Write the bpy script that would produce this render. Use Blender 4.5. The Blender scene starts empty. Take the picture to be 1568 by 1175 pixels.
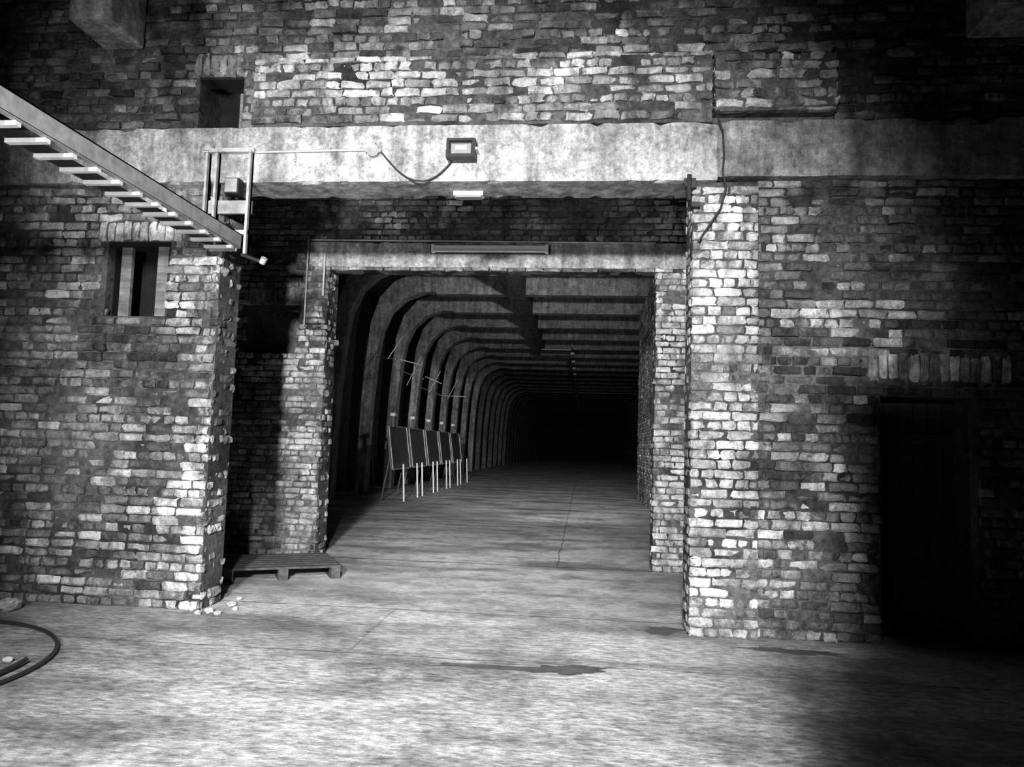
import bpy, math, random
from mathutils import Matrix, Vector, noise as mn
random.seed(7)
scn=bpy.context.scene
COL=scn.collection
scn.view_settings.view_transform='Standard'

# ------------------------------------------------------------ materials
def g(v): return (v,v,v,1)
def newmat(name):
    m=bpy.data.materials.new(name); m.use_nodes=True
    nt=m.node_tree; nt.nodes.clear()
    return m,nt
class N:
    def __init__(s,nt): s.nt=nt
    def node(s,t,**k):
        n=s.nt.nodes.new(t)
        for a,b in k.items(): setattr(n,a,b)
        return n
    def link(s,a,b): s.nt.links.new(a,b)
    def setin(s,sock,v):
        if isinstance(v,(int,float)): sock.default_value=v
        else: s.link(v,sock)
    def math(s,op,a,b=0.0,c=None,clamp=False):
        n=s.node('ShaderNodeMath',operation=op); n.use_clamp=clamp
        s.setin(n.inputs[0],a); s.setin(n.inputs[1],b)
        if c is not None: s.setin(n.inputs[2],c)
        return n.outputs[0]
    def noise(s,vec,scale,detail=4,rough=.6,dist=0.0):
        n=s.node('ShaderNodeTexNoise'); s.link(vec,n.inputs['Vector'])
        n.inputs['Scale'].default_value=scale; n.inputs['Detail'].default_value=detail
        n.inputs['Roughness'].default_value=rough; n.inputs['Distortion'].default_value=dist
        return n.outputs['Fac']
    def rng(s,v,a,b,c,d):
        n=s.node('ShaderNodeMapRange'); s.setin(n.inputs[0],v)
        for i,x in enumerate((a,b,c,d)): n.inputs[i+1].default_value=x
        return n.outputs[0]
    def gray(s,v):
        n=s.node('ShaderNodeCombineColor')
        for i in range(3): s.link(v,n.inputs[i])
        return n.outputs[0]
    def mapping(s,vec,sc):
        n=s.node('ShaderNodeMapping'); s.link(vec,n.inputs[0]); n.inputs['Scale'].default_value=sc
        return n.outputs[0]
    def finish(s,val,rough=.9,bumps=(),metal=0.0,spec=.3):
        b=s.node('ShaderNodeBsdfPrincipled'); o=s.node('ShaderNodeOutputMaterial')
        s.link(b.outputs[0],o.inputs[0]); s.link(s.gray(val),b.inputs['Base Color'])
        s.setin(b.inputs['Roughness'],rough); b.inputs['Metallic'].default_value=metal
        b.inputs['Specular IOR Level'].default_value=spec
        prev=None
        for h,st,di in bumps:
            bn=s.node('ShaderNodeBump'); bn.inputs['Strength'].default_value=st; bn.inputs['Distance'].default_value=di
            s.link(h,bn.inputs['Height'])
            if prev: s.link(prev,bn.inputs['Normal'])
            prev=bn.outputs[0]
        if prev: s.link(prev,b.inputs['Normal'])
def tc(n):
    return n.node('ShaderNodeTexCoord').outputs['Object']

def mat_brick():
    m,nt=newmat('old_brick'); n=N(nt); v=tc(n)
    a=n.node('ShaderNodeAttribute',attribute_name='val').outputs['Fac']
    w=n.node('ShaderNodeAttribute',attribute_name='wash').outputs['Fac']
    n1=n.noise(v,14,8,.7); n2=n.noise(v,60,5,.7); n3=n.noise(v,2.2,5,.6); n4=n.noise(n.mapping(v,(1,1,.5)),4,7,.72,.6)
    n5=n.noise(v,.8,5,.65,.5)
    base=n.math('MULTIPLY',a,n.rng(n1,.3,.7,.45,1.55))
    base=n.math('MULTIPLY',base,n.rng(n2,.3,.7,.6,1.4))
    base=n.math('MULTIPLY',base,n.rng(n3,.35,.65,.6,1.35))
    pm=n.noise(v,9,10,.82)
    mask=n.math('ADD',n.math('MULTIPLY',pm,1.2),n.math('SUBTRACT',w,.15))
    mask=n.rng(mask,.86,1.04,0,1)
    soot=n.math('MULTIPLY',n.rng(n4,.38,.52,.35,1.0),n.rng(n5,.40,.56,.42,1.08))
    white=n.math('MULTIPLY',n.rng(n2,.3,.7,.35,.85),n.rng(n1,.3,.6,.6,1.0))
    mx=n.math('ADD',n.math('MULTIPLY',base,n.math('SUBTRACT',1,mask)),n.math('MULTIPLY',white,mask),clamp=True)
    mx=n.math('MULTIPLY',mx,soot)
    n.finish(mx,.92,((n1,.8,.016),(n2,.8,.007)),spec=.15)
    return m
def mat_mortar():
    m,nt=newmat('mortar'); n=N(nt); v=tc(n)
    n1=n.noise(v,20,8,.7); n2=n.noise(v,1.2,5,.6)
    n.finish(n.math('MULTIPLY',n.rng(n1,.3,.7,.02,.10),n.rng(n2,.4,.6,.4,1.6)),.95,((n1,.9,.015),),spec=.1)
    return m
def mat_concrete(name,lo,hi,stain=.5,bs=1.0):
    m,nt=newmat(name); n=N(nt); v=tc(n)
    n1=n.noise(v,1.6,6,.65,.4); n2=n.noise(v,22,8,.7); n3=n.noise(v,90,3,.6); n5=n.noise(v,6,8,.75)
    vs=n.noise(n.mapping(v,(3.5,3.5,.5)),2.0,6,.65)
    b=n.rng(n1,.32,.68,lo,hi)
    b=n.math('MULTIPLY',b,n.rng(n2,.3,.7,.5,1.4))
    b=n.math('MULTIPLY',b,n.rng(n5,.35,.55,.5,1.12))
    b=n.math('MULTIPLY',b,n.rng(vs,.35,.62,stain,1.1))
    b=n.math('MULTIPLY',b,n.rng(n3,.25,.5,.45,1.0))
    n.finish(b,.9,((n2,.6*bs,.012),(n3,.5*bs,.004)),spec=.2)
    return m
def mat_simple(name,val,rough=.6,metal=0,bump=.2,var=.35,scale=12):
    m,nt=newmat(name); n=N(nt); v=tc(n)
    n1=n.noise(v,scale,6,.65)
    n.finish(n.rng(n1,.3,.7,val*(1-var),val*(1+var)),rough,((n1,bump,.004),),metal=metal)
    return m
def mat_wood(name,val):
    m,nt=newmat(name); n=N(nt); v=tc(n)
    n1=n.noise(n.mapping(v,(2,30,30)),1.0,6,.6); n2=n.noise(v,10,5,.6)
    b=n.math('MULTIPLY',n.rng(n1,.3,.7,val*.5,val*1.4),n.rng(n2,.3,.7,.7,1.2))
    n.finish(b,.85,((n1,.5,.004),))
    return m
def mat_floor():
    m,nt=newmat('worn_concrete_floor'); n=N(nt); v=tc(n)
    sep=n.node('ShaderNodeSeparateXYZ'); n.link(v,sep.inputs[0]); X,Y=sep.outputs[0],sep.outputs[1]
    n1=n.noise(v,.7,6,.6,.3)
    streak=n.noise(n.mapping(v,(.5,1.5,1)),1.1,6,.6,.5)
    n2=n.noise(n.mapping(v,(7,14,9)),1.6,8,.7)
    n3=n.noise(v,70,4,.7); n4=n.noise(v,3.2,9,.72,.4)
    b=n.rng(n1,.3,.7,.30,.52)
    b=n.math('MULTIPLY',b,n.rng(streak,.36,.55,.5,1.1))
    rough=n.rng(Y,-1.5,1.5,1,.35)         # the yard slab is tamped, the threshold slab is trowelled
    t2=n.rng(n2,.38,.64,-.5,.5)
    b=n.math('MULTIPLY',b,n.math('ADD',1,n.math('MULTIPLY',t2,rough)))
    b=n.math('MULTIPLY',b,n.rng(n4,.36,.56,.62,1.08))
    b=n.math('MULTIPLY',b,n.rng(n3,.3,.7,.8,1.2))
    wob=n.math('MULTIPLY',n.math('SUBTRACT',n.noise(v,1.5,6,.7),.5),.10)
    def joint(c,pos,w):
        d=n.math('ABSOLUTE',n.math('SUBTRACT',n.math('ADD',c,wob),pos))
        return n.rng(d,w*.4,w,1,0)
    js=[joint(Y,.45,.02),joint(Y,3.25,.04),joint(Y,8.2,.05),joint(Y,14.2,.06),joint(Y,20.2,.07),joint(Y,-1.0,.012)]
    js.append(n.math('MULTIPLY',joint(X,-.30,.012),n.math('GREATER_THAN',Y,3.2)))
    js.append(n.math('MULTIPLY',n.math('MULTIPLY',joint(X,-1.65,.012),.6),n.math('MULTIPLY',n.math('GREATER_THAN',Y,-1.0),n.math('LESS_THAN',Y,.45))))
    t=js[0]
    for j in js[1:]: t=n.math('MAXIMUM',t,j)
    b=n.math('MULTIPLY',b,n.math('SUBTRACT',1,n.math('MULTIPLY',t,.6)),clamp=True)
    h2=n.math('MULTIPLY',n2,rough)
    n.finish(b,n.rng(streak,.36,.6,.55,.9),((h2,1.0,.04),(n3,.6,.006)),spec=.35)
    return m

BR=mat_brick(); MO=mat_mortar()
CB=mat_concrete('concrete_pale',.28,.50,.5)
CBR=mat_concrete('concrete_stained',.16,.36,.45)
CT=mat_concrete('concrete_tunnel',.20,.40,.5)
CT2=mat_concrete('concrete_falloff',.08,.15,.5)  # same concrete darkened: tunnel light falloff put into the colour
CT3=mat_concrete('concrete_falloff_deep',.02,.04,.6)  # darkest step of the painted light falloff, for the tunnel depths
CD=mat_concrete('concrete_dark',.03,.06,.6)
FL=mat_floor()
STEEL=mat_simple('galvanised_steel',.42,.55,.4,.15)
PAINT=mat_simple('grey_paint',.26,.6,0,.2)
BLACK=mat_simple('black_rubber',.02,.5,0,.2)
DARKM=mat_simple('dark_metal',.02,.5,.0,.2)
WHITE=mat_simple('white_plastic',.7,.4,0,.05,.08)
RUNG=mat_simple('zinc_rung',.6,.6,0,.1,.2)
GLASS=mat_simple('lamp_glass',.22,.15,0,.02,.1)
WOOD=mat_wood('weathered_wood',.17)
WOODP=mat_wood('pallet_wood',.06)
WOODD=mat_wood('dark_wood',.03)
SHADE=mat_simple('recess_shade_black',.008,.9,0,.2)  # flat black, puts the shade of the window recesses into the colour
STONE=mat_simple('rubble_stone',.35,.9,0,.8,.4,25)
BOARD=mat_simple('board_panel',.06,.5,0,.2,.4,3)

# ------------------------------------------------------------ mesh builder
class MB:
    def __init__(s,name,mats):
        s.name=name; s.mats=mats; s.v=[]; s.f=[]; s.mi=[]; s.val=[]; s.wash=[]
    def face(s,idx,mi=0,val=.3,wash=0.0):
        s.f.append(idx); s.mi.append(mi); s.val.append(val); s.wash.append(wash)
    def box(s,x0,x1,y0,y1,z0,z1,mi=0,M=None):
        b=len(s.v)
        for x in (x0,x1):
            for y in (y0,y1):
                for z in (z0,z1):
                    p=Vector((x,y,z)); 
                    if M is not None: p=M@p
                    s.v.append(p)
        for q in ((0,1,3,2),(4,6,7,5),(0,4,5,1),(2,3,7,6),(0,2,6,4),(1,5,7,3)):
            s.face([b+i for i in q],mi)
    def tube(s,p,q,r,mi=0,seg=10,r2=None,cap=True):
        p=Vector(p);q=Vector(q); d=(q-p).normalized()
        a=d.orthogonal().normalized(); c=d.cross(a); r2=r if r2 is None else r2
        b=len(s.v)
        for k in range(seg):
            t=2*math.pi*k/seg; o=a*math.cos(t)+c*math.sin(t)
            s.v.append(p+o*r); s.v.append(q+o*r2)
        for k in range(seg):
            k2=(k+1)%seg
            s.face([b+2*k,b+2*k2,b+2*k2+1,b+2*k+1],mi)
        if cap:
            s.face([b+2*k for k in range(seg)][::-1],mi); s.face([b+2*k+1 for k in range(seg)],mi)
    def path(s,pts,r,mi=0,seg=8):
        pts=[Vector(p) for p in pts]; n=len(pts); b=len(s.v); a=None
        for i,p in enumerate(pts):
            d=(pts[min(i+1,n-1)]-pts[max(i-1,0)]).normalized()
            a=d.orthogonal().normalized() if a is None else (a-d*a.dot(d)).normalized()
            c=d.cross(a)
            for k in range(seg):
                t=2*math.pi*k/seg; s.v.append(p+(a*math.cos(t)+c*math.sin(t))*r)
        for i in range(n-1):
            for k in range(seg):
                k2=(k+1)%seg
                s.face([b+i*seg+k,b+i*seg+k2,b+(i+1)*seg+k2,b+(i+1)*seg+k],mi)
    def prism(s,poly,y0,y1,mi=0):
        b=len(s.v); n=len(poly)
        for y in (y0,y1):
            for x,z in poly: s.v.append(Vector((x,y,z)))
        s.face([b+i for i in range(n)],mi); s.face([b+n+i for i in range(n)][::-1],mi)
        for i in range(n):
            j=(i+1)%n; s.face([b+i,b+n+i,b+n+j,b+j],mi)
    def strip(s,inner,outer,y0,y1,mi=0):
        n=len(inner); b=len(s.v)
        for y in (y0,y1):
            for a,c in zip(inner,outer):
                s.v.append(Vector((a[0],y,a[1]))); s.v.append(Vector((c[0],y,c[1])))
        for i in range(n-1):
            a=b+2*i
            s.face([a,a+1,a+3,a+2],mi); e=a+2*n; s.face([e,e+2,e+3,e+1],mi)
            s.face([a,a+2,e+2,e],mi); s.face([a+1,e+1,e+3,a+3],mi)
    def brick(s,O,U,Nn,u0,u1,z0,z1,d,val,wash,chip=1.0,back=-.06):
        W=Vector((0,0,1)); b=len(s.v)
        us=[0,.1,.5,.9,1] if u1-u0>.13 else [0,.16,.5,.84,1]
        zs=[0,.22,.78,1]
        tilt=random.gauss(0,.004)*chip; tz=random.gauss(0,.002)*chip
        for j,tzv in enumerate(zs):
            for i,tu in enumerate(us):
                u=u0+(u1-u0)*tu; z=z0+(z1-z0)*tzv
                dd=d+tilt*(tu-.5)*2+tz*(tzv-.5)*2+random.gauss(0,.0018)*chip
                eu=i in (0,4); ez=j in (0,3)
                if eu or ez: dd-=.005+abs(random.gauss(0,.004))*chip
                if eu and ez: dd-=abs(random.gauss(0,.009))*chip
                if eu: u+=random.gauss(0,.004)*chip
                if ez: z+=random.gauss(0,.0026)*chip
                s.v.append(O+U*u+W*z+Nn*dd)
        for j in range(3):
            for i in range(4):
                s.face([b+j*5+i,b+j*5+i+1,b+(j+1)*5+i+1,b+(j+1)*5+i],0,val,wash)
        ring=[0,1,2,3,4,9,14,19,18,17,16,15,10,5]
        c=len(s.v)
        for k in ring:
            p=s.v[b+k]; dcur=(p-O).dot(Nn)
            s.v.append(p+Nn*(back-dcur))
        m=len(ring)
        for k in range(m):
            k2=(k+1)%m
            s.face([b+ring[k],c+k,c+k2,b+ring[k2]],0,val*.7,wash*.6)
    def build(s,smooth=False):
        me=bpy.data.meshes.new(s.name); me.from_pydata([tuple(p) for p in s.v],[],s.f)
        for m in s.mats: me.materials.append(m)
        me.polygons.foreach_set('material_index',s.mi)
        a=me.attributes.new('val','FLOAT','FACE'); a.data.foreach_set('value',s.val)
        a=me.attributes.new('wash','FLOAT','FACE'); a.data.foreach_set('value',s.wash)
        if smooth: me.polygons.foreach_set('use_smooth',[True]*len(s.f))
        me.update()
        o=bpy.data.objects.new(s.name,me); COL.objects.link(o); return o

CH=.08
def lay(mb,O,U,Nn,ua,ub,za,zb,fv,holes=(),proj=.006,chip=1.0,drop=0.0,bond=4,phase=0,edge=0.0):
    O=Vector(O);U=Vector(U);Nn=Vector(Nn)
    k0=int(math.floor(za/CH+.001)); k1=int(math.ceil(zb/CH-.001))
    for k in range(k0,k1):
        z0=max(k*CH,za)+.006; z1=min((k+1)*CH,zb)-.006
        if z1-z0<.02: continue
        zc=(z0+z1)/2
        segs=[(ua,ub)]
        for (ha,hb,hz0,hz1) in holes:
            if hz0<zc<hz1:
                ns=[]
                ee=edge if hb-ha>1 else edge*2
                e1=random.uniform(-ee,ee*.6); e2=random.uniform(-ee*.6,ee)
                for a,b in segs:
                    if ha+e1>a: ns.append((a,min(b,ha+e1)))
                    if hb+e2<b: ns.append((max(a,hb+e2),b))
                segs=[q for q in ns if q[1]-q[0]>.03]
        head=((k+phase)%bond==0)
        mod=.118 if head else .236
        off=(.059 if head else (.118 if k%2 else 0))+ (k*37%5)*.008
        for a,b in segs:
            u=math.floor((a-off)/mod)*mod+off
            while u<b:
                m2=mod*(1 if (head or random.random()>.12) else .5)
                x0=max(u,a)+.006; x1=min(u+m2,b)-.006
                if x1-x0>.03:
                    val,wash=fv((x0+x1)/2,zc)
                    d=random.gauss(proj*.3,proj)
                    if random.random()<drop: d-=random.uniform(.02,.05)
                    mb.brick(O,U,Nn,x0,x1,z0+random.gauss(0,.0016),z1+random.gauss(0,.0016),d,val,wash,chip)
                u+=m2
def backing(mb,xa,xb,za,zb,y0,y1,holes,mi=1):
    xs=sorted(set([xa,xb]+[h for q in holes for h in q[:2] if xa<h<xb]))
    zs=sorted(set([za,zb]+[h for q in holes for h in q[2:] if za<h<zb]))
    for i in range(len(xs)-1):
        for j in range(len(zs)-1):
            cx=(xs[i]+xs[i+1])/2; cz=(zs[j]+zs[j+1])/2
            if any(h[0]<cx<h[1] and h[2]<cz<h[3] for h in holes): continue
            mb.box(xs[i],xs[i+1],y0,y1,zs[j],zs[j+1],mi)
def rough_box(name,x0,x1,y0,y1,z0,z1,mat,seg=.12,amp=.008,edge=.012,sd=0):
    import bmesh
    bm=bmesh.new()
    nx=max(1,int((x1-x0)/seg)); ny=max(1,int((y1-y0)/seg)); nz_=max(1,int((z1-z0)/seg))
    def P(i,j,k): return (x0+(x1-x0)*i/nx, y0+(y1-y0)*j/ny, z0+(z1-z0)*k/nz_)
    vd={}
    def V(i,j,k):
        if (i,j,k) not in vd:
            p=Vector(P(i,j,k)); nv=mn.noise_vector(p*4+Vector((sd,0,0)))+mn.noise_vector(p*17)*.5
            ext=(i in(0,nx))+(j in(0,ny))+(k in(0,nz_))
            p+=nv*amp
            if ext>=2:
                c=Vector(((x0+x1)/2,(y0+y1)/2,(z0+z1)/2)); e=max(0,mn.noise(p*7)-.1)*edge*3
                if j in(0,ny): p.y+=math.copysign(e,c.y-p.y)
                if k in(0,nz_): p.z+=math.copysign(e,c.z-p.z)
            vd[(i,j,k)]=bm.verts.new(p)
        return vd[(i,j,k)]
    for i in range(nx):
        for j in range(ny):
            for k in (0,nz_):
                q=[V(i,j,k),V(i+1,j,k),V(i+1,j+1,k),V(i,j+1,k)]
                bm.faces.new(q if k else q[::-1])
        for k in range(nz_):
            for j in (0,ny):
                q=[V(i,j,k),V(i+1,j,k),V(i+1,j,k+1),V(i,j,k+1)]
                bm.faces.new(q if not j else q[::-1])
    for j in range(ny):
        for k in range(nz_):
            for i in (0,nx):
                q=[V(i,j,k),V(i,j+1,k),V(i,j+1,k+1),V(i,j,k+1)]
                bm.faces.new(q if i else q[::-1])
    me=bpy.data.meshes.new(name); bm.to_mesh(me); bm.free(); me.materials.append(mat)
    o=bpy.data.objects.new(name,me); COL.objects.link(o); return o

def nz(x,z,s=1.0,o=0): return mn.noise(Vector((x*s+o,z*s+3.1,o*.7)))
def lv(v,s): return v*math.exp(random.gauss(0,s))

# brick colour fields -------------------------------------------------
def f_left(x,z):
    n=nz(x,z,.9,2)
    v=lv(.27+.16*n,.38)
    w=.12+.34*nz(x,z,1.6,9)+random.gauss(0,.12)
    w+=.30*math.exp(-((x+3.45)/.45)**2)
    if z<2.0 and random.random()<.12+.4*nz(x,z,2.3,77): w=.6
    if z>2.9: w-=.1
    return min(max(v,.05),.7),w
def f_pier(x,z):
    v=lv(.38+.16*nz(x,z,1.5,4),.35)
    w=.24+.48*nz(x,z,1.3,5)+random.gauss(0,.18)
    return min(max(v,.08),.75),w
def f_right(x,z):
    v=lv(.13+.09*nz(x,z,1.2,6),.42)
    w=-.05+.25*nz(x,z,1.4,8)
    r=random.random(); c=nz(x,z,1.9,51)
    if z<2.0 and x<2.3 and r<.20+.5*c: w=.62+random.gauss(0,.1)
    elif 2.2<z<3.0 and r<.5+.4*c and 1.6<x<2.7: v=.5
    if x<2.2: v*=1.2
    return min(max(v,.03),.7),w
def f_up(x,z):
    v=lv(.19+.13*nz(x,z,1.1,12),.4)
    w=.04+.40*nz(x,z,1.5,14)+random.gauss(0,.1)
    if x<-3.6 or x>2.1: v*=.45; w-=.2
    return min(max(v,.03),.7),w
def f_band(x,z):
    v=lv(.38+.14*nz(x,z,1.5,22),.35)
    w=.32+.36*nz(x,z,1.7,24)+random.gauss(0,.12)
    if z<4.55: w-=.25; v*=.6
    if z>4.66 and random.random()<.4: w+=.3
    return min(max(v,.05),.75),w
def f_inner(x,z):
    v=lv(.25+.08*nz(x,z,1.5,31),.3); w=.08+.2*nz(x,z,1.5,33)
    if x>.8: v=.5+random.gauss(0,.07); w=.5+.15*nz(x,z,2,35)
    elif x>-3.9 and z<3.6: w+=.2+random.gauss(0,.1); v+=.10
    return max(v,.04),w

X1=Vector((1,0,0)); NY=Vector((0,-1,0))
# ------------------------------------------------------------ wall_front
wf=MB('wall_front',[BR,MO])
win=(-4.36,-3.76,2.57,3.255)
lo_holes=[(-3.28,.88,-1,3.79),win]
arch=(-4.47,-3.66,3.255,3.45)
lay(wf,(0,0,0),X1,NY,-7.5,.88,0,3.79,f_left,lo_holes+[arch],proj=.012,chip=1.4,drop=.05,edge=.03)
backing(wf,-7.5,.88,0,3.79,.014,.40,lo_holes)
for i in range(10):
    u=-4.46+i*.08
    wf.brick(Vector((0,0,0)),X1,NY,u+.004,u+.074,3.262+random.gauss(0,.004),3.44+random.gauss(0,.006),.008,.40+random.gauss(0,.06),.3,1.4)
def f_rev(u,z): return max(lv(.25,.3),.05),.15+random.gauss(0,.12)
lay(wf,(-3.285,0,0),Vector((0,1,0)),X1,.0,.40,0,3.78,f_rev,proj=.016,chip=2.4,drop=.10,bond=2)
lay(wf,(.885,0,0),Vector((0,-1,0)),-X1,-.40,.0,0,3.77,lambda u,z:(.35,.35),proj=.006,chip=1.2,bond=2)
lay(wf,(0,0,0),X1,NY,.88,1.435,0,3.79,f_pier,proj=.007,chip=1.3,bond=3)
backing(wf,.885,1.43,0,3.79,.012,.40,[])
lay(wf,(1.43,0,0),Vector((0,1,0)),X1,0,.1,0,3.79,f_right,proj=.002)
door=(2.42,3.17,-1,2.0); sold=(2.32,3.45,2.12,2.36)
ry=.07
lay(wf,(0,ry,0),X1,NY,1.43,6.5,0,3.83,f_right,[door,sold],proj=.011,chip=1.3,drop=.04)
backing(wf,1.43,6.5,0,3.83,ry+.014,.55,[door])
for i in range(14):
    u=2.33+i*.08
    wf.brick(Vector((0,ry,0)),X1,NY,u+.006,u+.074,2.125,2.355+random.gauss(0,.004),.012,random.choice([.2,.6,.75,.35]),.1,1.2)
sh=(-3.60,-3.18,4.33,4.81)
uy=.03
band=(-3.04,1.04,4.30,4.935)
rub=(1.04,2.05,4.33,4.93)
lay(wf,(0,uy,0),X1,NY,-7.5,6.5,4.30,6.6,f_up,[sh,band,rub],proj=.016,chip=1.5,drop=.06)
backing(wf,-7.5,6.5,4.30,6.6,uy+.014,.5,[sh])
lay(wf,(0,-.06,0),X1,NY,-3.04,1.04,4.30,4.935,f_band,proj=.014,chip=1.7,drop=.05)
backing(wf,-3.03,1.03,4.30,4.91,-.045,.1,[])
lay(wf,(0,-.11,0),X1,NY,1.04,2.05,4.36,4.96,lambda x,z:(max(.05,lv(.26,.4)),.22+.3*nz(x,z,2,40)),
    holes=[(1.04,1.25,4.86,5),(1.04,1.12,4.78,5)],proj=.016,chip=2.2,drop=.05)
backing(wf,1.05,2.04,4.37,4.86,-.095,.1,[])
lay(wf,(-3.04,0,0),Vector((0,-1,0)),-X1,-.03,.06,4.3,4.935,f_band,proj=.004)
for i in range(6):
    u=-3.66+i*.08
    wf.brick(Vector((0,uy,0)),X1,NY,u+.004,u+.074,4.83,5.03+random.gauss(0,.01),.012,.25+random.gauss(0,.05),.25,1.5)
wf.build()

# concrete beams ------------------------------------------------------
rough_box('lintel_beam_front',-7.5,1.08,-.04,.40,3.79,4.30,CB,.06,.003,.02)
rough_box('lintel_beam_front',1.083,6.5,-.02,.40,3.83,4.32,CBR,.06,.003,.02,5)

# ------------------------------------------------------------ inner wall
wi=MB('wall_inner',[BR,MO])
iy=3.2
ih=[(-3.42,.88,-1,3.8),(-4.55,-3.79,2.63,3.30)]
lh=(-3.68,1.6,3.8,4.13)
lay(wi,(0,iy,0),X1,NY,-6.6,2.6,0,5.2,f_inner,ih+[lh],proj=.010,chip=1.4,drop=.03,edge=.045)
backing(wi,-6.6,2.6,0,5.2,iy+.014,iy+.42,ih)
lay(wi,(-3.425,iy,0),Vector((0,1,0)),X1,0,.4,0,3.8,f_rev,proj=.018,chip=2.2,drop=.1,bond=2)
lay(wi,(.885,iy,0),Vector((0,-1,0)),-X1,-.4,0,0,3.8,lambda u,z:(.4,.5),proj=.006,bond=2)
for i in range(9):
    u=-4.5+i*.08
    wi.brick(Vector((0,iy,0)),X1,NY,u+.004,u+.074,3.31,3.52,.014,.2+random.gauss(0,.05),.2,1.4)
wi.box(-4.6,-3.75,iy+.38,iy+.42,2.6,3.35,1)
wi.build()
rough_box('lintel_beam_inner',-3.68,1.6,iy-.03,iy+.42,3.8,4.13,CB,.07,.003,.012,9)
ws=MB('wall_passage',[BR,MO])
lay(ws,(-6.4,0,0),Vector((0,1,0)),X1,.4,3.2,0,5.2,lambda x,z:(.1,.0),proj=.006)
ws.box(-6.7,-6.41,.4,3.2,0,5.2,1)
ws.box(2.6,2.9,.56,3.2,0,5.2,1)
ws.build()
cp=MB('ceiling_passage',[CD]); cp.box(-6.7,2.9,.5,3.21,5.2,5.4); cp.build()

# ------------------------------------------------------------ floor
fl=MB('floor',[FL]); fl.box(-12,9,-13,132,-.3,0); fl.build()

# ------------------------------------------------------------ tunnel
rb=MB('tunnel_ribs',[CT,CT2,CT3])
inner=[(-6.25,0),(-6.22,1.5),(-6.18,2.8),(-6.08,4.0),(-5.95,4.8),(-5.7,5.35),(-5.3,5.72),(-4.75,5.92),(-4.3,5.92)]
outer=[(-6.52,0),(-6.50,1.5),(-6.46,2.8),(-6.38,4.0),(-6.28,5.0),(-6.05,5.75),(-5.6,6.25),(-4.95,6.5),(-4.3,6.5)]
def mir(x): return -1.0-x
for i in range(-3,36):
    y=15+3.0*i
    q=0 if y<37 else (1 if y<56 else 2)  # darker concrete with depth paints in the fading light
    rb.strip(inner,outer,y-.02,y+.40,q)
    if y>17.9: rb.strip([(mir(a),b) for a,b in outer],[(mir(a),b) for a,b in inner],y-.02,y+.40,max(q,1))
    rb.box(-4.36,3.36,y,y+.36,5.87,6.5,q)
    rb.box(-4.9,3.9,y+1.5,y+1.7,6.2,6.5,q)
rb.build()
ct=MB('ceiling',[CT2,CT3]); ct.box(-7.2,6,3.6,45,6.5,6.8); ct.box(-7.2,6,45,132,6.5,6.8,1)  # far half darker, painted light falloff
ct.box(-2.0,-1.75,3.7,26,5.65,6.5)
ct.build()
wl=MB('wall_left',[CD,CT3]); wl.box(-7.4,-7.1,3.6,45,0,6.5); wl.box(-7.4,-7.1,45,132,0,6.5,1); wl.build()  # far stretch takes the painted falloff tone
wr=MB('wall_right',[BR,MO])
lay(wr,(1.7,0,0),Vector((0,-1,0)),-X1,-17.6,-3.62,0,5.85,lambda u,z:(max(.08,.35+random.gauss(0,.08)),.35),proj=.006,bond=4)
lay(wr,(0,17.6,0),-X1,Vector((0,1,0)),-2.1,-1.7,0,5.85,f_rev)
wr.box(1.714,2.1,3.62,17.59,0,5.87,1)
wr.build()
w2=MB('wall_right_far',[CT3]); w2.box(5.9,6.2,17.6,132,0,6.5); w2.box(2.1,5.9,17.3,17.6,0,6.5); w2.build()
we=MB('wall_back',[CT3]); we.box(-7.4,5.9,131,131.3,0,6.5); we.build()

cc=MB('ceiling_conduit',[STEEL,CT2])
cc.tube((-.55,25,5.62),(-.55,80,5.62),.05,1)
for k in range(18): 
    y=25.2+3*k; q=0 if k<4 else 1  # distant fittings switch to the painted falloff tone
    cc.tube((-.55,y,5.62),(-.55,y,5.9),.015,q); cc.box(-.62,-.48,y+.6,y+1.8,5.5,5.6,q)
cc.tube((-1.85,25.2,5.62),(-.55,25.2,5.62),.03)
cc.build()

# display boards on trestle legs
tb=MB('trestle_boards',[BOARD,STEEL,WHITE])
for k in range(5):
    y=12.6+k*2.25
    M=Matrix.Translation((-4.75,y,0))@Matrix.Rotation(math.radians(-8),4,'Y')
    tb.box(-.03,.03,0,1.95,.82,1.95,0,M)
    tb.box(.03,.045,0,1.95,.80,.83,1,M); tb.box(.03,.045,0,1.95,1.93,1.95,1,M)
    for yy in (0,1.93): tb.box(.03,.045,yy,yy+.02,.82,1.95,1,M)
    for yy in (.15,1.75):
        tb.tube((-4.55,y+yy,0),(-4.60,y+yy,.95),.022,2)
        tb.tube((-5.15,y+yy,0),(-4.95,y+yy,1.2),.02,0)
    tb.box(-4.93,-4.87,y+.1,y+.16,1.9,2.2,0); tb.box(-4.96,-4.84,y+.02,y+.28,2.18,2.26,1)
tb.build()
rd=MB('hanging_light_tubes',[STEEL])
for a,b in (((-5.2,13.0,3.7),(-4.85,13.2,4.35)),((-5.0,13.5,3.75),(-4.5,13.8,3.65)),((-4.95,14.2,3.1),(-4.7,14.8,4.0)),
            ((-5.0,16.8,3.6),(-4.5,17.0,3.4)),((-4.9,17.0,3.1),(-4.6,17.2,3.8)),((-5.0,19.8,3.2),(-4.2,20.0,3.2)),((-4.8,19.8,3.1),(-4.5,20.0,3.8)),
            ((-5.0,16.6,3.5),(-6.15,18.0,3.9)),((-5.0,19.9,3.2),(-6.15,21.0,3.6)),((-5.1,13.4,3.75),(-6.15,15.1,4.0))):
    rd.tube(a,b,.012)
rd.build()

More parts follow.
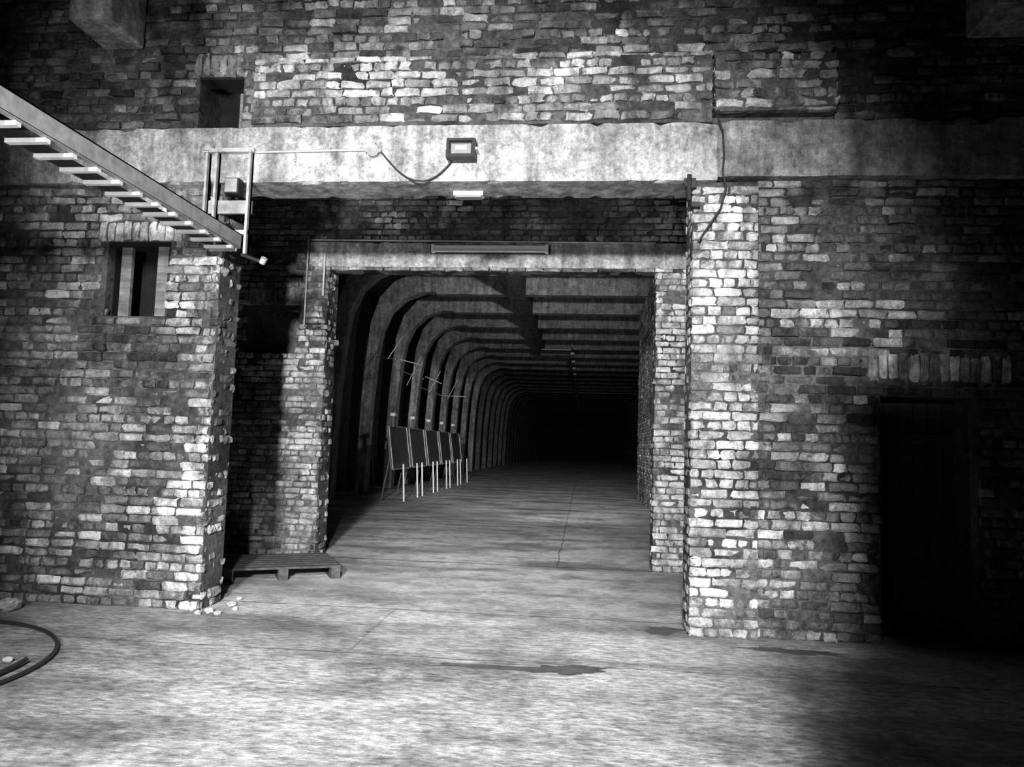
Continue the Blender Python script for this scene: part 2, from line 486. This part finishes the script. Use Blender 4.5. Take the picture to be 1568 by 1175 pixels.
# ------------------------------------------------------------ fluorescent batten on inner lintel
ft=MB('fluorescent_light',[WHITE,GLASS,DARKM])
ft.box(-2.02,-.5,iy-.09,iy-.035,4.02,4.08,0); ft.tube((-2.0,iy-.11,4.0),(-.52,iy-.11,4.0),.018,0)
ft.box(-2.02,-1.98,iy-.13,iy-.035,3.98,4.08,0); ft.box(-.54,-.5,iy-.13,iy-.035,3.98,4.08,0)
ft.box(-2.05,-.47,iy-.05,iy-.035,3.975,4.10,2)
ft.build()
ft2=MB('fluorescent_light',[WHITE,GLASS])
ft2.box(-1.22,-.95,.20,.30,3.75,3.787,0); ft2.box(-1.20,-.97,.21,.29,3.735,3.75,1); ft2.build()
cd=MB('wall_conduit',[STEEL])
cd.tube((-3.0,-.06,4.06),(-1.95,-.06,4.075),.011)
cd.tube((-3.66,iy-.045,4.16),(.86,iy-.045,4.13),.012)
cd.tube((-3.46,iy-.06,3.95),(-3.46,iy-.06,3.4),.015)
cd.tube((-3.7,iy-.045,4.16),(-3.7,iy-.045,3.0),.012)
cd.build()
jb=MB('junction_box',[PAINT])
jb.tube((-1.90,-.04,4.06),(-1.90,-.09,4.06),.055,0,16); jb.box(-1.97,-1.83,-.08,-.04,4.045,4.075); jb.tube((-1.90,-.09,4.06),(-1.90,-.095,4.06),.04,0,16)
jb.tube((-1.90,-.06,4.1),(-1.90,-.06,4.14),.015)
jb.build()
fd=MB('floodlight',[DARKM,GLASS,STEEL])
Mf=Matrix.Translation((-1.10,-.16,4.035))@Matrix.Rotation(math.radians(-4),4,'X')
fd.box(-.125,.125,.0,.05,-.085,.085,0,Mf)
for a in ((-.125,.125,-.03,0,.06,.085),(-.125,.125,-.03,0,-.085,-.06),(-.125,-.1,-.03,0,-.06,.06),(.1,.125,-.03,0,-.06,.06)): fd.box(*a,0,Mf)
fd.box(-.085,.085,-.006,0,-.045,.045,1,Mf); fd.box(-.05,.05,-.012,-.006,-.015,.025,2,Mf)
for k in range(6): fd.box(-.11+k*.04,-.10+k*.04,.05,.075,-.07,.07,0,Mf)
fd.box(-.14,-.125,-.01,.12,-.012,.012,2,Mf); fd.box(.125,.14,-.01,.12,-.012,.012,2,Mf); fd.box(-.14,.14,.105,.12,-.02,.02,2,Mf)
fd.build()
def sag(a,b,drop,n=20,skew=0):
    a=Vector(a);b=Vector(b);out=[]
    for i in range(n+1):
        t=i/n; p=a.lerp(b,t); tt=t**(1+skew); p.z-=drop*4*tt*(1-tt); out.append(p)
    return out
cb=MB('power_cable',[BLACK])
cb.path(sag((-1.83,-.065,4.05),(-1.18,-.08,3.98),.23,24,.1),.007)
cb.build(True)
cb=MB('power_cable',[BLACK])
cb.path([(1.08,-.05,4.32),(1.12,-.055,4.2),(1.13,-.06,4.0),(1.12,-.055,3.86),(1.15,-.045,3.72),(1.11,-.03,3.55),(1.03,-.03,3.42),(.97,-.03,3.33),(.93,-.03,3.26)],.009)
cb.build(True)
bk=MB('hinge_bracket',[DARKM])
bk.box(.80,.90,-.07,-.04,3.72,3.80); bk.tube((.84,-.09,3.6),(.84,-.09,3.82),.02); bk.box(.86,.93,-.09,.0,3.55,3.59); bk.tube((.80,-.08,3.76),(.86,-.08,3.70),.02)
bk.build()

# ------------------------------------------------------------ overhead ladder tray
lt=MB('cable_ladder',[RUNG,PAINT,DARKM])
ya,yb=-6.0,-.14
lt.box(-3.05,-3.03,ya,yb,3.16,3.285,1); lt.box(-3.09,-3.03,ya,yb,3.275,3.285,1); lt.box(-3.07,-3.03,ya,yb,3.155,3.165,1)
lt.box(-3.30,-3.285,ya,yb,3.155,3.24,2)
y=-.25
while y>ya:
    lt.box(-3.30,-3.05,y-.02,y+.02,3.13,3.155,0)
    y-=.225
lt.box(-3.31,-3.06,-.16,-.14,3.13,3.16,1)
lt.build()
sf=MB('bracket_frame',[STEEL,PAINT,DARKM])
for x in (-3.42,-3.33,-3.02):
    zb=3.13 if x>-3.1 else (3.5 if x<-3.4 else 3.3)
    sf.box(x-.02,x+.02,-.075,-.045,zb,4.07,0); sf.box(x+.014,x+.02,-.11,-.045,zb,4.07,1)
sf.box(-3.46,-2.98,-.10,-.045,4.05,4.085,0)
sf.tube((-3.42,-.07,4.06),(-3.42,-.07,4.12),.05,1,14)
sf.box(-3.40,-3.0,-.09,-.05,3.30,3.34,0)
sf.box(-3.40,-3.0,-.05,-.02,3.50,3.62,1)
sf.box(-3.22,-3.09,-.13,-.02,3.66,3.80,2); sf.box(-3.21,-3.10,-.14,-.13,3.67,3.79,1)
sf.tube((-3.05,-.07,3.12),(-2.85,-.09,3.05),.016,2); sf.tube((-2.85,-.09,3.04),(-2.82,-.11,3.08),.028,0,12)
sf.build()

for nm,x0,x1,z0 in (('corbel_block',-4.55,-4.16,5.09),('corbel_block',3.12,3.75,5.02)):
    c=MB(nm,[CBR])
    c.prism([(x0,z0),(x1,z0),(x1,6.6),(x0,6.6)],-.5,.02)
    o=c.build()
    md=o.modifiers.new('bev','BEVEL'); md.width=.02; md.segments=2

w=MB('window_1',[WOOD,SHADE])
w.box(-4.27,-4.17,.08,.12,2.57,3.22,0); w.box(-3.90,-3.80,.05,.10,2.58,3.22,0)
w.box(-4.42,-3.70,.4,.43,2.5,3.3,1)  # black back panel, painted as the dark interior
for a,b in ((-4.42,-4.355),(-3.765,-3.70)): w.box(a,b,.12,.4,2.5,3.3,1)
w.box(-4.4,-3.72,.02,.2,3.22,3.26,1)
w.build()
w=MB('window_2',[SHADE,WOOD])
w.box(-3.62,-3.16,.46,.5,4.31,4.83,0); w.box(-3.60,-3.18,.02,.2,4.785,4.81,0); w.box(-3.36,-3.31,.35,.40,4.33,4.81,1); w.box(-3.6,-3.18,.2,.25,4.33,4.37,1)  # black back and head panels, painted as the dark interior
w.build()
d=MB('door_1',[WOODD,DARKM])
for i in range(6):
    d.box(2.44+i*.12,2.55+i*.12,.36,.40,.02,1.97,0)
d.box(2.42,3.17,.40,.44,.0,2.0,0)
for z in (.4,1.6): d.box(2.46,3.14,.34,.36,z,z+.1,0)
d.box(2.42,2.47,.2,.36,0,2.0,0); d.box(3.12,3.17,.2,.36,0,2.0,0)
d.tube((3.02,.32,1.0),(3.02,.36,1.0),.03,1)
d.build()

p=MB('wooden_pallet',[WOODP])
Mp=Matrix.Translation((-3.38,1.96,0))@Matrix.Rotation(math.radians(28),4,'Z')
for k in range(7): p.box(-.6,.6,-.5+k*.148,-.5+k*.148+.1,.12,.142,0,Mp)
for x in (-.6,-.05,.5):
    p.box(x,x+.1,-.5,.5,.098,.12,0,Mp); p.box(x,x+.1,-.5,.5,0,.02,0,Mp)
    for yy in (-.5,-.07,.36): p.box(x,x+.1,yy,yy+.14,.02,.098,0,Mp)
p.build()

h=MB('hose_coil',[BLACK]); pts=[]
for i in range(160):
    t=i/159*2*math.pi*1.3-1.6; r=1.27-.03*math.sin(t*.37)-.03*t/2; pts.append((-4.66+r*math.cos(t),-2.0+r*math.sin(t),.017+.002*(t+1.6)))
h.path(pts,.014,0,10); h.build(True)
def stone(name,x,y,r,s):
    import bmesh
    bm=bmesh.new(); bmesh.ops.create_icosphere(bm,subdivisions=3,radius=r)
    for vv in bm.verts:
        n=mn.noise(vv.co*(1.6/r)+Vector((s,0,0)))+.4*mn.noise(vv.co*(4/r)+Vector((s,2,0))); vv.co*=1+.35*n; vv.co.z*=.6
    zmin=min(vv.co.z for vv in bm.verts)
    for vv in bm.verts: vv.co+=Vector((x,y,-zmin-.004))
    me=bpy.data.meshes.new(name); bm.to_mesh(me); bm.free(); me.materials.append(STONE)
    o=bpy.data.objects.new(name,me); COL.objects.link(o)
for i,(x,y,r) in enumerate(((-4.75,-.35,.09),(-3.7,-1.65,.03),(-3.16,-.05,.04),(-3.05,-.12,.03),(-3.22,-.12,.03),(-3.0,.1,.025),(-3.1,.25,.04),(-3.15,.5,.03))):
    stone('rubble_stone',x,y,r,i*7.3)

WET,ntw=newmat('wet_film'); nn=N(ntw); vv=tc(nn); nn.finish(nn.rng(nn.noise(vv,6,4),.3,.7,.05,.10),.45,((nn.noise(vv,40,3),.3,.004),),spec=.3)
def puddle(cx,cy,a,b,s,rot=0,z=.003):
    m=MB('puddle',[WET]); K=64; m.v.append(Vector((cx,cy,z)))
    for k in range(K):
        t=2*math.pi*k/K; r=1+.55*mn.noise(Vector((math.cos(t)*1.6+s,math.sin(t)*1.6,s)))+.3*mn.noise(Vector((math.cos(t)*5+s,math.sin(t)*5,s)))
        x=a*r*math.cos(t); y=b*r*math.sin(t)
        m.v.append(Vector((cx+x*math.cos(rot)-y*math.sin(rot),cy+x*math.sin(rot)+y*math.cos(rot),z)))
    for k in range(K): m.face([0,1+k,1+(k+1)%K])
    m.build()
puddle(-.45,-1.14,.50,.05,3.3,.02); puddle(-.1,-1.12,.24,.10,8.1,.15,.006); puddle(.70,.15,.17,.12,5.2,.2); puddle(1.55,-.28,.35,.07,1.7,-.1)

pt=MB('shadow_blocker',[CD]); pt.box(.46,6.0,-5.9,-5.65,0,2.74); pt.build()  # out-of-view slab added to shade the lower right

# ------------------------------------------------------------ lights
def look(o,tgt):
    o.rotation_euler=(Vector(tgt)-o.location).to_track_quat('-Z','Y').to_euler()
def spot(name,loc,tgt,power,size,blend,soft):
    l=bpy.data.lights.new(name,'SPOT'); l.energy=power; l.spot_size=math.radians(size); l.spot_blend=blend; l.shadow_soft_size=soft
    o=bpy.data.objects.new(name,l); COL.objects.link(o); o.location=loc; look(o,tgt); return o
spot('entrance_key_spot',(-.8,-10,3.2),(-1.15,0,2.1),13000,50,1.0,.2)  # spot standing in for daylight from the entrance behind the camera
spot('floor_fill_spot',(-.1,-8.5,4.2),(-1.0,-2.4,0),7000,49,1.0,.12)  # added unseen fill for the foreground floor
spot('lintel_fill_spot',(-.9,-7.6,.8),(-1.1,3.2,4.4),700,30,.9,.15)  # added unseen fill, lifts the inner lintel and beam soffit
spot('ladder_fill_spot',(-2.2,-8.6,.3),(-3.15,-2.6,3.15),2200,24,1.0,.1)  # added unseen fill for the underside of the rungs
spot('tunnel_fill_spot',(-.9,-8,3.3),(-1.5,10,.2),8500,25,.9,.2)  # added unseen spot, carries light through the opening into the tunnel
spot('rib_fill_spot',(.4,4.3,4.35),(-3.4,22,3.8),2300,58,1.0,.12)  # added light hidden above the inner lintel, picks out the ribs
spot('tunnel_floor_fill_spot',(.3,4.5,4.3),(-1.0,13,0),1500,48,.9,.15)  # added light hidden behind the inner lintel, brightens the tunnel floor

wd=bpy.data.worlds.new('World'); scn.world=wd; wd.use_nodes=True
wd.node_tree.nodes['Background'].inputs[0].default_value=g(.5); wd.node_tree.nodes['Background'].inputs[1].default_value=.002

# ------------------------------------------------------------ camera
R=Matrix.Rotation(math.radians(5.54),3,'Z')@Matrix.Rotation(math.radians(90+4.76),3,'X')@Matrix.Rotation(math.radians(1.7),3,'Z')
cam=bpy.data.cameras.new('camera'); co=bpy.data.objects.new('camera',cam); COL.objects.link(co)
cam.lens=26.4; cam.sensor_width=36; cam.clip_end=300
co.matrix_world=Matrix.Translation((0,-6.35,1.5))@R.to_4x4()
scn.camera=co
